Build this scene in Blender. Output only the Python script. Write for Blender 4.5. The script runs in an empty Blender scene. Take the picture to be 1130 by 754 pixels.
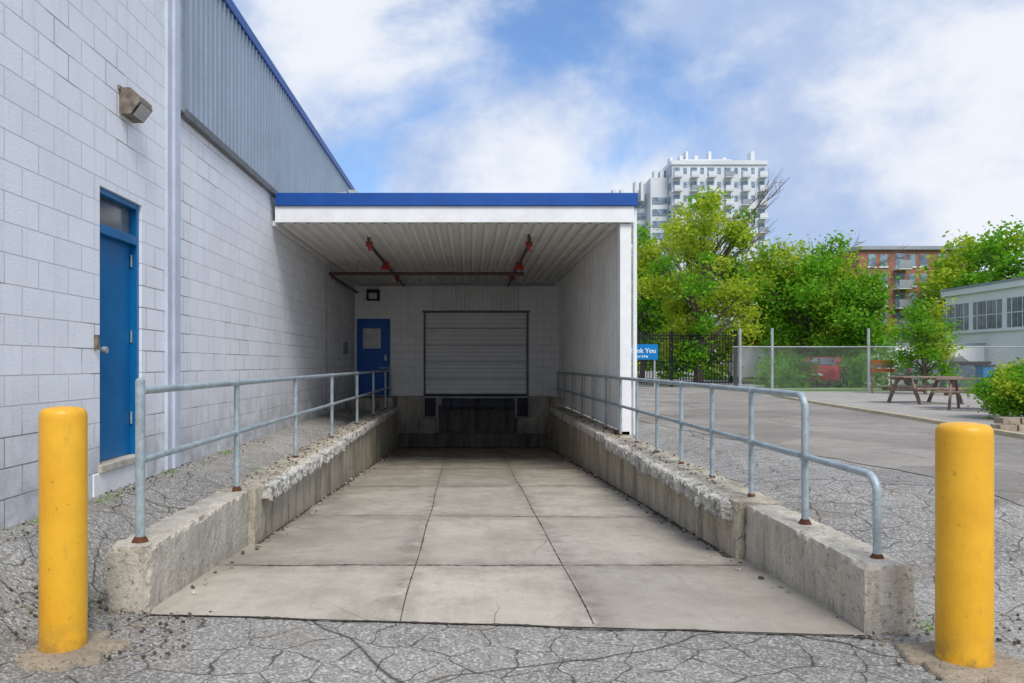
import bpy, math, random
from mathutils import Vector, noise, Matrix
random.seed(7)
R=math.radians
scene=bpy.context.scene
col=scene.collection
F=850.0; CZ=1.5

# ---------------------------------------------------------------- materials
class NT:
    def __init__(s,name):
        s.m=bpy.data.materials.new(name); s.m.use_nodes=True
        s.t=s.m.node_tree; s.n=s.t.nodes; s.l=s.t.links
        s.b=s.n['Principled BSDF']; s.out=s.n['Material Output']
        s.tc=s.n.new('ShaderNodeTexCoord')
        s.co=s.tc.outputs['Object']
    def val(s,inp,v):
        if hasattr(v,'is_output') : s.l.new(v,inp)
        else:
            if isinstance(v,(tuple,list)) and len(v)==3 and inp.type=='RGBA': v=(*v,1)
            inp.default_value=v
    def mapping(s,scale=(1,1,1),loc=(0,0,0),rot=(0,0,0),src=None):
        n=s.n.new('ShaderNodeMapping'); n.inputs['Scale'].default_value=scale
        n.inputs['Location'].default_value=loc; n.inputs['Rotation'].default_value=rot
        s.l.new(src or s.co,n.inputs['Vector']); return n.outputs[0]
    def noise(s,scale,detail=4,rough=.6,vec=None,dist=0):
        n=s.n.new('ShaderNodeTexNoise'); n.inputs['Scale'].default_value=scale
        n.inputs['Detail'].default_value=min(detail,5); n.inputs['Roughness'].default_value=rough
        n.inputs['Distortion'].default_value=dist
        s.l.new(vec or s.co,n.inputs['Vector']); return n.outputs[0]
    def noisecol(s,scale,vec=None):
        n=s.n.new('ShaderNodeTexNoise'); n.inputs['Scale'].default_value=scale
        s.l.new(vec or s.co,n.inputs['Vector']); return n.outputs[1]
    def vor(s,scale,feature='F1',vec=None,out=0,rnd=1):
        n=s.n.new('ShaderNodeTexVoronoi'); n.feature=feature; n.inputs['Scale'].default_value=scale
        n.inputs['Randomness'].default_value=rnd
        s.l.new(vec or s.co,n.inputs['Vector']); return n.outputs[out]
    def vor2(s,scale,feature='F1',vec=None,out=0):
        n=s.n.new('ShaderNodeTexVoronoi'); n.voronoi_dimensions='2D'; n.feature=feature; n.inputs['Scale'].default_value=scale
        s.l.new(vec or s.co,n.inputs['Vector']); return n.outputs[out]
    def ramp(s,x,a,b,v0=0.,v1=1.):
        n=s.n.new('ShaderNodeMapRange'); n.clamp=True
        s.val(n.inputs[0],x); n.inputs[1].default_value=a; n.inputs[2].default_value=b
        n.inputs[3].default_value=v0; n.inputs[4].default_value=v1; return n.outputs[0]
    def math(s,op,a,b=0.):
        n=s.n.new('ShaderNodeMath'); n.operation=op; s.val(n.inputs[0],a); s.val(n.inputs[1],b); return n.outputs[0]
    def mix(s,f,a,b,mode='MIX'):
        n=s.n.new('ShaderNodeMix'); n.data_type='RGBA'; n.blend_type=mode
        s.val(n.inputs[0],f); s.val(n.inputs[6],a); s.val(n.inputs[7],b); return n.outputs[2]
    def xyz(s):
        n=s.n.new('ShaderNodeSeparateXYZ'); s.l.new(s.co,n.inputs[0]); return n.outputs
    def comb(s,x,y,z=0.):
        n=s.n.new('ShaderNodeCombineXYZ'); s.val(n.inputs[0],x); s.val(n.inputs[1],y); s.val(n.inputs[2],z); return n.outputs[0]
    def bump(s,h,strength=.5,dist=.01,prev=None):
        n=s.n.new('ShaderNodeBump'); n.inputs['Strength'].default_value=strength; n.inputs['Distance'].default_value=dist
        s.l.new(h,n.inputs['Height'])
        return n.outputs[0]
    def fin(s,c,rough=.8,normal=None,metal=0.,spec=.3):
        s.val(s.b.inputs['Base Color'],c); s.val(s.b.inputs['Roughness'],rough)
        s.b.inputs['Metallic'].default_value=metal
        s.b.inputs['Specular IOR Level'].default_value=spec
        if normal: s.l.new(normal,s.b.inputs['Normal'])
        return s.m

def simple(name,c1,c2=None,scale=3,rough=.6,bump=.0,metal=0,spec=.3,fine=40,fa=.11):
    t=NT(name); c2=c2 or tuple(x*.75 for x in c1)
    n=t.ramp(t.noise(scale,5,.65),.35,.65)
    c=t.mix(n,c1,c2)
    f=t.ramp(t.noise(fine,2,.6),.3,.7,1-fa,1+fa)
    g=t.comb(f,f,f); c=t.mix(1.,c,g,'MULTIPLY')
    nn=t.bump(t.noise(fine,3,.6),bump,.01) if bump else None
    return t.fin(c,rough,nn,metal,spec)

def m_block(name,axis,white=(.87,.885,.92),grime0=.35,grime1=1.4,gs=.7,dirty=.22,cracks=False):
    t=NT(name); x,y,z=t.xyz()
    u=y if axis=='y' else x
    v=t.comb(u,z)
    b=t.n.new('ShaderNodeTexBrick'); t.l.new(v,b.inputs['Vector'])
    b.inputs['Scale'].default_value=1; b.inputs['Brick Width'].default_value=.405; b.inputs['Row Height'].default_value=.203
    b.inputs['Mortar Size'].default_value=.006; b.inputs['Mortar Smooth'].default_value=.6
    b.inputs['Color1'].default_value=(1,1,1,1); b.inputs['Color2'].default_value=(.945,.945,.95,1); b.inputs['Mortar'].default_value=(.74,.74,.76,1)
    c=t.mix(1.,white,b.outputs['Color'],'MULTIPLY')
    d=t.ramp(t.noise(.9,5,.7),.45,.75,0,dirty)
    c=t.mix(d,c,(.52,.52,.52))
    sn=t.noise(1.,4,.7,t.mapping((9,9,.7)))
    d2=t.ramp(sn,.54,.74,0,.32)
    c=t.mix(d2,c,(.57,.57,.58))
    if cracks:
        k=t.math('MULTIPLY',b.outputs['Fac'],t.ramp(t.noise(.8,2,.5,t.mapping(loc=(5,1,2))),.56,.60,0,.7))
        c=t.mix(k,c,(.12,.12,.12))
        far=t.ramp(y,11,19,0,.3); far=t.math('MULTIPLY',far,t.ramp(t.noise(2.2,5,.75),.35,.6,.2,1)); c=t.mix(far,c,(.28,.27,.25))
    g=t.ramp(z,grime0,grime1,1,0); g=t.math('MULTIPLY',g,t.ramp(t.noise(3.5,5,.7),.3,.62))
    g=t.math('MULTIPLY',g,gs)
    c=t.mix(g,c,(.23,.22,.20))
    sp=t.ramp(t.noise(60,2,.5),.64,.72,0,.4)
    c=t.mix(sp,c,(.48,.47,.45))
    h=t.math('ADD',t.math('MULTIPLY',b.outputs['Fac'],-1.),t.math('MULTIPLY',t.noise(55,3,.7),.7))
    return t.fin(c,.75,t.bump(h,.8,.006),0,.25)

def m_metalpanel(name,c1,c2,rough=.5,streak=.5,line=None):
    t=NT(name); x,y,z=t.xyz()
    n=t.ramp(t.noise(1,4,.7,t.mapping((14,14,.6))),.4,.75,0,streak)
    c=t.mix(n,c1,c2)
    n2=t.ramp(t.noise(1.3,4,.7),.4,.7,0,.4)
    c=t.mix(n2,c,c2)
    if line:  # darker crease lines put rib shading, with some gap dirt, into the colour
        ax,period,off=line; v={'x':x,'y':y,'z':z}[ax]
        m_=t.math('FRACT',t.math('DIVIDE',t.math('SUBTRACT',v,off),period))
        k=t.math('MINIMUM',t.ramp(m_,.40,.52,0,1),t.ramp(m_,.52,.66,1,0))
        k=t.math('MULTIPLY',k,t.ramp(t.noise(3,3),.3,.6,.25,.6)); c=t.mix(k,c,tuple(q*.45 for q in c2))
    return t.fin(c,rough,None,0,.4)

def m_concrete(name,base=(.42,.39,.34),dark=(.12,.11,.09),zr=None,stain=.6,cracks=False):
    t=NT(name); x,y,z=t.xyz()
    c=t.mix(t.ramp(t.noise(2.2,5,.7),.3,.7),base,tuple(b*.66 for b in base))
    st=t.ramp(t.noise(1,5,.78,t.mapping((5,5,.7))),.44,.66,0,stain)
    c=t.mix(st,c,dark)
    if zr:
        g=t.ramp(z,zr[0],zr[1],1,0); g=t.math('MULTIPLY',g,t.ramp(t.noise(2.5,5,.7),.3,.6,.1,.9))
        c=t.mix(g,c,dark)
    pit=t.ramp(t.noise(38,5,.75),.57,.70,0,.8)
    c=t.mix(pit,c,dark)
    li=t.ramp(t.noise(110,2,.5),.6,.7,0,.4)
    c=t.mix(li,c,(.70,.67,.6))
    h=t.math('ADD',t.noise(18,5,.8),t.math('MULTIPLY',pit,-.3))
    if cracks:
        w=t.mix(.12,t.co,t.noisecol(3),'ADD')
        cr=t.ramp(t.vor(1.1,'DISTANCE_TO_EDGE',w),0,.010,1,0)
        c=t.mix(t.math('MULTIPLY',cr,.6),c,(.06,.055,.05))
    return t.fin(c,.9,t.bump(h,1.,.02),0,.15)

def m_asphalt(name,base=(.2,.195,.18),dark=(.05,.05,.048),light=(.46,.44,.4),crack=1.6,crw=.02,craw=.9,sp=1.,cell=85,mask0=.42):
    t=NT(name); x,y,z=t.xyz()
    big=t.ramp(t.noise(.8,5,.7),.38,.62)
    c=t.mix(big,base,tuple(b*.68 for b in base))
    v=t.vor2(cell,'F1',None,1)
    s=t.n.new('ShaderNodeSeparateColor'); t.l.new(v,s.inputs[0])
    ra=t.ramp(s.outputs[0],.55,.95,0,sp); rb=t.ramp(s.outputs[1],.6,.9,0,.75*sp)
    c=t.mix(ra,c,light); c=t.mix(rb,c,dark)
    v2=t.ramp(t.noise(190,2,.7),.52,.66,0,.6*sp); c=t.mix(v2,c,light)
    v3=t.ramp(t.noise(14,5,.78),.52,.68,0,.5); c=t.mix(v3,c,dark)
    v4=t.ramp(t.noise(1.7,5,.75,t.mapping(loc=(9,2,0))),.52,.68,0,.5*sp); c=t.mix(v4,c,(.25,.205,.155))
    if crack:
        w=t.mix(.22,t.co,t.noisecol(3.2),'ADD')
        e=t.vor2(crack,'DISTANCE_TO_EDGE',w)
        wd=t.ramp(t.noise(9,3),.3,.7,.3,1.7)
        cr=t.ramp(t.math('DIVIDE',e,wd),0,crw,1,0)
        mask=t.ramp(t.noise(.45,2),mask0,mask0+.1,.0,1.)
        if mask0<.45:
            mask=t.math('MAXIMUM',mask,t.math('MULTIPLY',t.ramp(y,4.5,5.0,1,0),t.ramp(t.noise(1.1,2,.5,t.mapping(loc=(2,0,0))),.36,.46)))
        cr=t.math('MULTIPLY',cr,mask)
        c=t.mix(t.math('MULTIPLY',cr,craw),c,(.035,.033,.028))
        w2=t.mix(.5,t.mapping(loc=(3,7,0)),t.noisecol(1.1),'ADD')
        cr2=t.math('MULTIPLY',t.ramp(t.vor2(.33,'DISTANCE_TO_EDGE',w2),0,.006,1,0),craw)
        c=t.mix(cr2,c,(.035,.033,.028))
        # tone differs slightly from one cracked plate / patch to the next
        pv=t.vor2(.7,'F1',w,1); ps=t.n.new('ShaderNodeSeparateColor'); t.l.new(pv,ps.inputs[0])
        pt=t.ramp(ps.outputs[0],0,1,.82,1.14); c=t.mix(1.,c,t.comb(pt,pt,pt),'MULTIPLY')
    return t.fin(c,.92,t.bump(t.noise(100,3,.7),.8,.012),0,.15)

def m_leaf(name,c1,c2):
    t=NT(name)
    c=t.mix(t.ramp(t.noise(1.6,2),.35,.65),c1,c2)
    d=t.n.new('ShaderNodeBsdfDiffuse'); tr=t.n.new('ShaderNodeBsdfTranslucent'); mx=t.n.new('ShaderNodeMixShader')
    t.l.new(c,d.inputs[0]); t.l.new(t.mix(1.,c,(1.3,1.4,.5),'MULTIPLY'),tr.inputs[0]); mx.inputs[0].default_value=.4
    t.l.new(d.outputs[0],mx.inputs[1]); t.l.new(tr.outputs[0],mx.inputs[2]); t.l.new(mx.outputs[0],t.out.inputs[0])
    return t.m

def m_glass(name,c=(.03,.04,.05)):
    t=NT(name); n=t.ramp(t.noise(1.5,3),.4,.6); cc=t.mix(n,c,tuple(x*2.2 for x in c))
    return t.fin(cc,.12,None,0,.6)

M={}
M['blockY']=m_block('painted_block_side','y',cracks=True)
M['blockX']=m_block('painted_block_back','x',(.88,.88,.87),.6,1.5,.3,.15)
M['siding']=m_metalpanel('siding_grey',(.30,.37,.46),(.20,.245,.31),.45)
M['white_metal']=m_metalpanel('white_ribbed_metal',(.88,.88,.87),(.60,.58,.54),.5,.6)
M['wall_metal']=m_metalpanel('side_wall_metal',(.88,.88,.87),(.62,.60,.56),.5,.55,('y',.22,12.2))
M['over_metal']=m_metalpanel('over_door_metal',(.82,.82,.81),(.58,.56,.53),.5,.5,('x',.12,-1.0))
M['door_metal']=m_metalpanel('door_slats',(.80,.81,.81),(.62,.62,.61),.5,.35,('z',.11,.66))
M['ceil']=m_metalpanel('ceiling_metal',(.86,.85,.83),(.60,.56,.5),.5,.3,('x',.2,-3.05))
M['white']=simple('white_paint',(.86,.86,.85),(.76,.76,.75),2,.5,fine=5,fa=.03)
M['trimgrey']=simple('grey_trim',(.34,.38,.42),(.24,.27,.3),2,.5)
M['pilaster']=simple('pilaster_paint',(.60,.65,.74),(.48,.52,.60),2,.6,.1,fa=.05)
M['blue']=simple('blue_paint',(.008,.085,.36),(.006,.065,.28),2,.4,spec=.4,fa=.04)
M['bluedoor']=simple('blue_door_paint',(.003,.15,.38),(.002,.115,.30),1.5,.38,spec=.45,fa=.04)
M['bluedoor2']=simple('blue_door_paint_b',(.012,.11,.46),(.01,.085,.37),1.5,.4,fa=.04)
M['glass']=m_glass('glass',(.07,.08,.09))
M['glassfar']=m_glass('glass_far',(.13,.17,.22))
M['rail']=simple('galvanised_paint',(.44,.52,.55),(.30,.35,.37),7,.5,.15,.25)
M['rust']=simple('rust',(.16,.06,.025),(.06,.03,.018),12,.9,.5)
M['pipe']=simple('sprinkler_pipe_brown',(.12,.055,.05),(.07,.04,.035),5,.5)
M['red']=simple('sprinkler_red',(.4,.03,.02),None,5,.5)
t=NT('bollard_yellow'); c=t.mix(t.ramp(t.noise(2.5,5,.7),.35,.65),(.88,.48,.03),(.76,.38,.02))
x,y,z=t.xyz()
c=t.mix(t.ramp(t.noise(1,5,.75,t.mapping((14,14,3))),.58,.72,0,.4),c,(.45,.24,.04))
c=t.mix(t.ramp(t.noise(30,4,.7),.64,.7,0,.6),c,(.25,.14,.05))
low=t.math('MULTIPLY',t.ramp(z,.03,.2,.7,0),t.ramp(t.noise(8,4,.7),.4,.6)); c=t.mix(low,c,(.3,.18,.06))
M['yellow']=t.fin(c,.42,t.bump(t.noise(20,3),.08,.01),0,.4)
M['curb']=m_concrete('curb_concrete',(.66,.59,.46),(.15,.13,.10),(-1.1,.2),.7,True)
M['curbn']=m_concrete('curb_concrete_pale',(.72,.66,.55),(.22,.195,.155),(-.3,.1),.5,False)
M['lip']=m_concrete('broken_lip',(.72,.69,.62),(.07,.065,.055),None,.7)
M['pad']=m_concrete('pad_concrete',(.46,.38,.28),(.17,.14,.10),None,.4)
M['dockwall']=m_concrete('dock_wall_concrete',(.56,.51,.43),(.05,.047,.042),(-.8,.25),.75)
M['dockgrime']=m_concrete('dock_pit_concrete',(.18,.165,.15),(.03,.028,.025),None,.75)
M['black']=simple('black_rubber',(.03,.03,.035),(.045,.045,.05),6,.8,.4)
M['dockdark']=simple('dock_dark_steel',(.075,.085,.13),(.04,.042,.05),4,.7,.4)
M['framegrey']=simple('door_frame_grey',(.18,.19,.20),(.12,.125,.13),4,.6)
M['galv']=simple('galv_fence',(.46,.48,.48),(.34,.36,.36),4,.5,0,.3)
M['blackmetal']=simple('black_iron',(.015,.015,.017),None,4,.5)
M['wood']=simple('weathered_wood',(.32,.23,.18),(.18,.13,.10),6,.85,.3)
M['orange']=simple('orange_board',(.5,.14,.04),(.3,.1,.04),4,.8)
M['bark']=simple('bark',(.20,.165,.125),(.10,.08,.06),9,.95,.6)
M['signblue']=simple('sign_blue',(.0,.20,.52),(.0,.17,.45),2,.4)
M['signwhite']=simple('sign_white',(.8,.8,.8),None,2,.5)
M['tower']=simple('tower_white',(.72,.74,.76),(.62,.64,.66),.15,.7)
M['towerdark']=simple('tower_grey',(.36,.38,.42),(.28,.30,.33),.2,.6)
M['facwhite']=simple('factory_white',(.88,.88,.86),(.80,.80,.77),.5,.8,fa=.04)
M['carred']=simple('car_red',(.34,.02,.03),None,2,.3,spec=.6)
M['carwhite']=simple('car_white',(.7,.7,.7),None,2,.3,spec=.6,fa=.02)
M['carblue']=simple('car_grey',(.12,.15,.2),None,2,.3,spec=.6,fa=.02)
M['lampbox']=simple('lamp_housing',(.27,.23,.18),(.13,.11,.09),14,.6,.3,.2)
M['lens']=simple('lamp_lens',(.62,.61,.57),None,8,.25,spec=.6)
M['grass']=simple('grass',(.16,.28,.045),(.09,.17,.03),1.2,.95,.8,fine=30)
M['gravel']=m_asphalt('gravel',(.42,.39,.35),(.16,.14,.12),(.64,.61,.56),0,sp=1)
M['asphalt']=m_asphalt('asphalt_old',(.34,.325,.295),(.10,.095,.085),(.62,.60,.56),3.3,.028,.88,sp=.85,cell=90,mask0=.40)
M['road']=m_asphalt('road_asphalt',(.36,.33,.29),(.2,.18,.155),(.46,.43,.38),.5,.006,.6,sp=.4,mask0=.46)
M['kerb']=m_concrete('kerb_concrete',(.66,.57,.38),(.3,.24,.14),None,.2)
t=NT('red_brick'); x,y,z=t.xyz(); b=t.n.new('ShaderNodeTexBrick'); t.l.new(t.comb(t.math('ADD',x,y),z),b.inputs['Vector'])
b.inputs['Scale'].default_value=2; b.inputs['Color1'].default_value=(.36,.13,.08,1); b.inputs['Color2'].default_value=(.27,.10,.06,1); b.inputs['Mortar'].default_value=(.38,.3,.25,1)
M['brick']=t.fin(b.outputs[0],.9)
# dock floor
t=NT('dock_floor_concrete'); x,y,z=t.xyz()
base=(.58,.53,.44)
c=t.mix(t.ramp(t.noise(1.1,5,.75),.34,.66),base,(.43,.385,.31))
vv=t.n.new('ShaderNodeTexWhiteNoise'); vv.noise_dimensions='2D'
ci=t.math('ADD',t.math('GREATER_THAN',x,-.48),t.math('GREATER_THAN',x,.74))
ri=t.math('ADD',t.math('GREATER_THAN',y,5.9),t.math('GREATER_THAN',y,8.4)); ri=t.math('ADD',ri,t.math('GREATER_THAN',y,11.3)); ri=t.math('ADD',ri,t.math('GREATER_THAN',y,14.2)); ri=t.math('ADD',ri,t.math('GREATER_THAN',y,17.2))
t.l.new(t.comb(ci,ri),vv.inputs['Vector'])
tone=t.ramp(vv.outputs[0],0,1,.78,1.06); c=t.mix(1.,c,t.comb(tone,tone,tone),'MULTIPLY')
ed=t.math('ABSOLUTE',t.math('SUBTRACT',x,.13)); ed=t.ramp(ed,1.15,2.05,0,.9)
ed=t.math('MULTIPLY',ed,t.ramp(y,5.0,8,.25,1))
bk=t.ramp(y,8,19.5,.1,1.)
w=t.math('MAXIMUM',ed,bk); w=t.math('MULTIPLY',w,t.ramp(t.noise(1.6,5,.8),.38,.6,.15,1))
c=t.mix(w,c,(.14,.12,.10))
def nearline(v,p,wd): return t.ramp(t.math('ABSOLUTE',t.math('SUBTRACT',v,p)),0,wd,1,0)
jl=t.math('MAXIMUM',nearline(x,-.46,.18),nearline(x,.76,.18))
for q in(5.92,8.4,11.3,14.2,17.2): jl=t.math('MAXIMUM',jl,nearline(y,q,.3))
jl=t.math('MULTIPLY',jl,t.ramp(t.noise(4,5,.8),.36,.6,0,.75)); c=t.mix(jl,c,(.18,.155,.12))
fp=t.ramp(t.noise(1,5,.8,t.mapping((2.2,.8,1))),.48,.68,0,.5); c=t.mix(fp,c,(.26,.23,.185))
sp=t.ramp(t.noise(8,5,.85),.58,.7,0,.55); c=t.mix(sp,c,(.2,.18,.145))
fs=t.ramp(t.noise(120,3,.6),.53,.68,0,.55); c=t.mix(fs,c,(.28,.25,.21))
br=t.ramp(t.noise(1,2,.6,t.mapping((3,160,3))),.45,.7,0,.22); c=t.mix(br,c,(.35,.32,.27))
ww=t.mix(.3,t.co,t.noisecol(1.3),'ADD')
cr=t.math('MULTIPLY',t.ramp(t.vor2(.42,'DISTANCE_TO_EDGE',ww),0,.003,1,0),t.ramp(t.noise(.4,1),.50,.56))
c=t.mix(t.math('MULTIPLY',cr,.7),c,(.08,.07,.06))
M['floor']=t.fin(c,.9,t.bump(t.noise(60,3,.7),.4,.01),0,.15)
M['joint']=simple('joint_dirt',(.10,.088,.072),(.05,.044,.036),9,.95,.5)
M['dirt']=simple('edge_dirt',(.13,.11,.085),(.06,.05,.04),9,.95,.7)
M['leafY']=m_leaf('leaf_yellow',(.46,.52,.06),(.31,.42,.045))
M['leafG']=m_leaf('leaf_green',(.20,.43,.035),(.12,.29,.03))
M['leafD']=m_leaf('leaf_dark',(.08,.18,.03),(.055,.115,.022))
M['leafR']=m_leaf('leaf_russet',(.32,.16,.06),(.22,.17,.05))

# ---------------------------------------------------------------- mesh builder
class B:
    def __init__(s): s.v=[];s.f=[];s.mi=[];s.sm=[];s.mats=[]
    def m(s,k):
        if k not in s.mats: s.mats.append(k)
        return s.mats.index(k)
    def add(s,vs,fs,k,smooth=False):
        o=len(s.v); s.v+= [tuple(v) for v in vs]; i=s.m(k)
        for f in fs: s.f.append([a+o for a in f]); s.mi.append(i); s.sm.append(smooth)
    def box(s,x0,x1,y0,y1,z0,z1,k):
        vs=[(x,y,z) for z in (z0,z1) for y in (y0,y1) for x in (x0,x1)]
        s.add(vs,[(0,2,3,1),(4,5,7,6),(0,1,5,4),(2,6,7,3),(0,4,6,2),(1,3,7,5)],k)
    def obox(s,c,size,rotz,k,rotx=0,roty=0):
        mt=Matrix.Translation(c)@Matrix.Rotation(rotz,4,'Z')@Matrix.Rotation(roty,4,'Y')@Matrix.Rotation(rotx,4,'X')
        a,b_,h=[q/2 for q in size]
        vs=[mt@Vector((x,y,z)) for z in (-h,h) for y in (-b_,b_) for x in (-a,a)]
        s.add(vs,[(0,2,3,1),(4,5,7,6),(0,1,5,4),(2,6,7,3),(0,4,6,2),(1,3,7,5)],k)
    def tube(s,pts,r,k,seg=10,cap=True):
        pts=[Vector(p) for p in pts]; n=len(pts)
        rs=r if isinstance(r,(list,tuple)) else [r]*n
        rings=[];up=None
        for i,p in enumerate(pts):
            if i==0: d=pts[1]-p
            elif i==n-1: d=p-pts[i-1]
            else: d=(pts[i+1]-p).normalized()+(p-pts[i-1]).normalized()
            d.normalize()
            if up is None: up=Vector((0,0,1)) if abs(d.z)<.9 else Vector((1,0,0))
            a=d.cross(up)
            if a.length<1e-4: a=d.cross(Vector((0,1,0)))
            a.normalize(); b_=a.cross(d).normalized(); up=b_
            rings.append([p+(a*math.cos(2*math.pi*j/seg)+b_*math.sin(2*math.pi*j/seg))*rs[i] for j in range(seg)])
        vs=[v for r_ in rings for v in r_]; fs=[]
        for i in range(n-1):
            for j in range(seg):
                j2=(j+1)%seg; fs.append((i*seg+j,i*seg+j2,(i+1)*seg+j2,(i+1)*seg+j))
        s.add(vs,fs,k,True)
        if cap: s.add(rings[0],[tuple(range(seg))[::-1]],k); s.add(rings[-1],[tuple(range(seg))],k)
    def lathe(s,c,prof,k,seg=40,jit=0):
        vs=[];fs=[]
        ph=random.random()*9
        for r,z in prof:
            for j in range(seg):
                a=2*math.pi*j/seg; rr=r*(1+jit*noise.noise(Vector((math.cos(a)*2+ph,math.sin(a)*2,0)))+jit*.3*noise.noise(Vector((math.cos(a)*7+ph,math.sin(a)*7,0))))
                vs.append((c[0]+rr*math.cos(a),c[1]+rr*math.sin(a),c[2]+z))
        for i in range(len(prof)-1):
            for j in range(seg):
                j2=(j+1)%seg; fs.append((i*seg+j,i*seg+j2,(i+1)*seg+j2,(i+1)*seg+j))
        fs.append(tuple((len(prof)-1)*seg+j for j in range(seg)))
        s.add(vs,fs,k,True)
    def corr(s,plane,u0,u1,w0,w1,off,depth,period,k,sign=1):
        us=[];u=u0
        while u<u1:
            for a,d in ((0,0),(.5,0),(.62,1),(.88,1)):
                uu=u+a*period
                if uu<u1: us.append((uu,d*depth*sign))
            u+=period
        us.append((u1,0))
        vs=[]
        for uu,d in us:
            for w in (w0,w1):
                if plane=='x': vs.append((off+d,uu,w))
                elif plane=='y': vs.append((uu,off+d,w))
                elif plane=='z': vs.append((uu,w,off+d))
                else: vs.append((w,off+d,uu))
        s.add(vs,[(2*i,2*i+2,2*i+3,2*i+1) for i in range(len(us)-1)],k)
    def wall(s,axis,u0,u1,z0,z1,o0,o1,ops,k):
        us=sorted({u0,u1,*[o[0] for o in ops],*[o[1] for o in ops]}); zs=sorted({z0,z1,*[o[2] for o in ops],*[o[3] for o in ops]})
        for i in range(len(us)-1):
            run=None
            for j in range(len(zs)-1):
                cu=(us[i]+us[i+1])/2; cz=(zs[j]+zs[j+1])/2
                hole=any(o[0]<cu<o[1] and o[2]<cz<o[3] for o in ops)
                if not hole:
                    if run is None: run=zs[j]
                if hole or j==len(zs)-2:
                    top=zs[j] if hole else zs[j+1]
                    if run is not None and top>run:
                        if axis=='y': s.box(o0,o1,us[i],us[i+1],run,top,k)
                        else: s.box(us[i],us[i+1],o0,o1,run,top,k)
                    run=None
    def roughbox(s,x0,x1,y0,y1,z0,z1,k,step=.06,amp=.008,freq=6,edge=.0,ef=9):
        nx=max(2,int((x1-x0)/step)); ny=max(2,int((y1-y0)/step)); nz=max(2,int((z1-z0)/step))
        idx={};vs=[];fs=[]
        def vid(i,j,l):
            q=(i,j,l)
            if q in idx: return idx[q]
            p=Vector((x0+(x1-x0)*i/nx,y0+(y1-y0)*j/ny,z0+(z1-z0)*l/nz))
            n1=noise.noise_vector(p*freq)*amp+noise.noise_vector(p*freq*3.3)*amp*.6
            ne=(i in(0,nx))+(j in(0,ny))+(l in(0,nz))
            if ne>=2 and edge:
                c=Vector(((x0+x1)/2,p.y if j not in(0,ny) else p.y+(.1 if j==0 else -.1),p.z-.15 if l==nz else p.z+.15))
                d=(c-p); d.normalize(); q2=max(0,noise.noise(p*ef)-.05)+.5*max(0,noise.noise(p*ef*2.7))
                n1+=d*edge*q2*2
            p=p+n1; vs.append(p); idx[q]=len(vs)-1; return idx[q]
        for i in range(nx):
            for j in range(ny):
                fs.append((vid(i,j,nz),vid(i+1,j,nz),vid(i+1,j+1,nz),vid(i,j+1,nz)))
        for i in range(nx):
            for l in range(nz):
                fs.append((vid(i,0,l),vid(i+1,0,l),vid(i+1,0,l+1),vid(i,0,l+1)))
                fs.append((vid(i,ny,l),vid(i,ny,l+1),vid(i+1,ny,l+1),vid(i+1,ny,l)))
        for j in range(ny):
            for l in range(nz):
                fs.append((vid(0,j,l),vid(0,j,l+1),vid(0,j+1,l+1),vid(0,j+1,l)))
                fs.append((vid(nx,j,l),vid(nx,j+1,l),vid(nx,j+1,l+1),vid(nx,j,l+1)))
        s.add(vs,fs,k,False)
    def obj(s,name,parent=None,bevel=0):
        me=bpy.data.meshes.new(name); me.from_pydata(s.v,[],s.f)
        for k in s.mats: me.materials.append(M[k])
        me.polygons.foreach_set('material_index',s.mi); me.polygons.foreach_set('use_smooth',s.sm); me.update()
        o=bpy.data.objects.new(name,me); col.objects.link(o)
        if parent: o.parent=parent
        if bevel:
            md=o.modifiers.new('b','BEVEL'); md.width=bevel; md.segments=2; md.limit_method='ANGLE'; md.angle_limit=R(50)
        return o
def empty(name):
    o=bpy.data.objects.new(name,None); col.objects.link(o); return o
def sm(a,b,x):
    t_=max(0,min(1,(x-a)/(b-a))); return t_*t_*(3-2*t_)

# ---------------------------------------------------------------- ground
def gz(x,y):
    ry=sm(4.7,7.6,y)
    if x<0:
        s_=sm(-2.15,-2.95,x)*sm(2.2,4.9,y)
        return max(ry*(.31+.12*sm(-2.3,-2.95,x)), .42*s_)
    return ry*(.31+.09*sm(2.6,3.4,x))
def frange(a,b,s_):
    r=[];x=a
    while x<b-1e-6: r.append(x); x+=s_
    return r
xs=sorted({-900,-300,-100,-40,-20,-10,-6,-4,*frange(-3.4,-2.05,.15),-2.05,-1.5,-1,-.5,0,.5,1,1.5,2.35,*frange(2.5,3.6,.15),4,5,7,10,15,25,50,120,300,900})
ys=sorted({-300,-100,-30,-10,-4,-1,0,1,*frange(2,4.7,.2),4.7,*frange(4.9,8,.2),8,9,11,14,17,21,25,30,40,60,100,200,400,1200})
g=B()
vs=[(x,y,gz(x,y)+ (.006*noise.noise(Vector((x*1.5,y*1.5,0)))-.003 if abs(x)<6 and y<4.2 else 0)) for y in ys for x in xs]; fs=[]
nx=len(xs)
for j in range(len(ys)-1):
    for i in range(nx-1):
        cx=(xs[i]+xs[i+1])/2; cy=(ys[j]+ys[j+1])/2
        if -2.05<cx<2.35 and 4.7<cy<21: continue
        fs.append((j*nx+i,j*nx+i+1,(j+1)*nx+i+1,(j+1)*nx+i))
g.add(vs,fs,'asphalt',True); g.obj('ground')
def sheet(name,poly,z,k):
    b_=B(); b_.add([(x,y,z) for x,y in poly],[tuple(range(len(poly)))],k); return b_.obj(name)
b_=B(); vsr=[];fr=[]
yy=[-4,2,3.5]+frange(4.3,8,.25)+frange(8,15,.3)+[15.5,18,22,30,36,60]
def lerpt(tb,y):
    for (a,va),(b__,vb) in zip(tb,tb[1:]):
        if y<=b__: return va+(vb-va)*max(0,(y-a))/(b__-a)
    return tb[-1][1]
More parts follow.
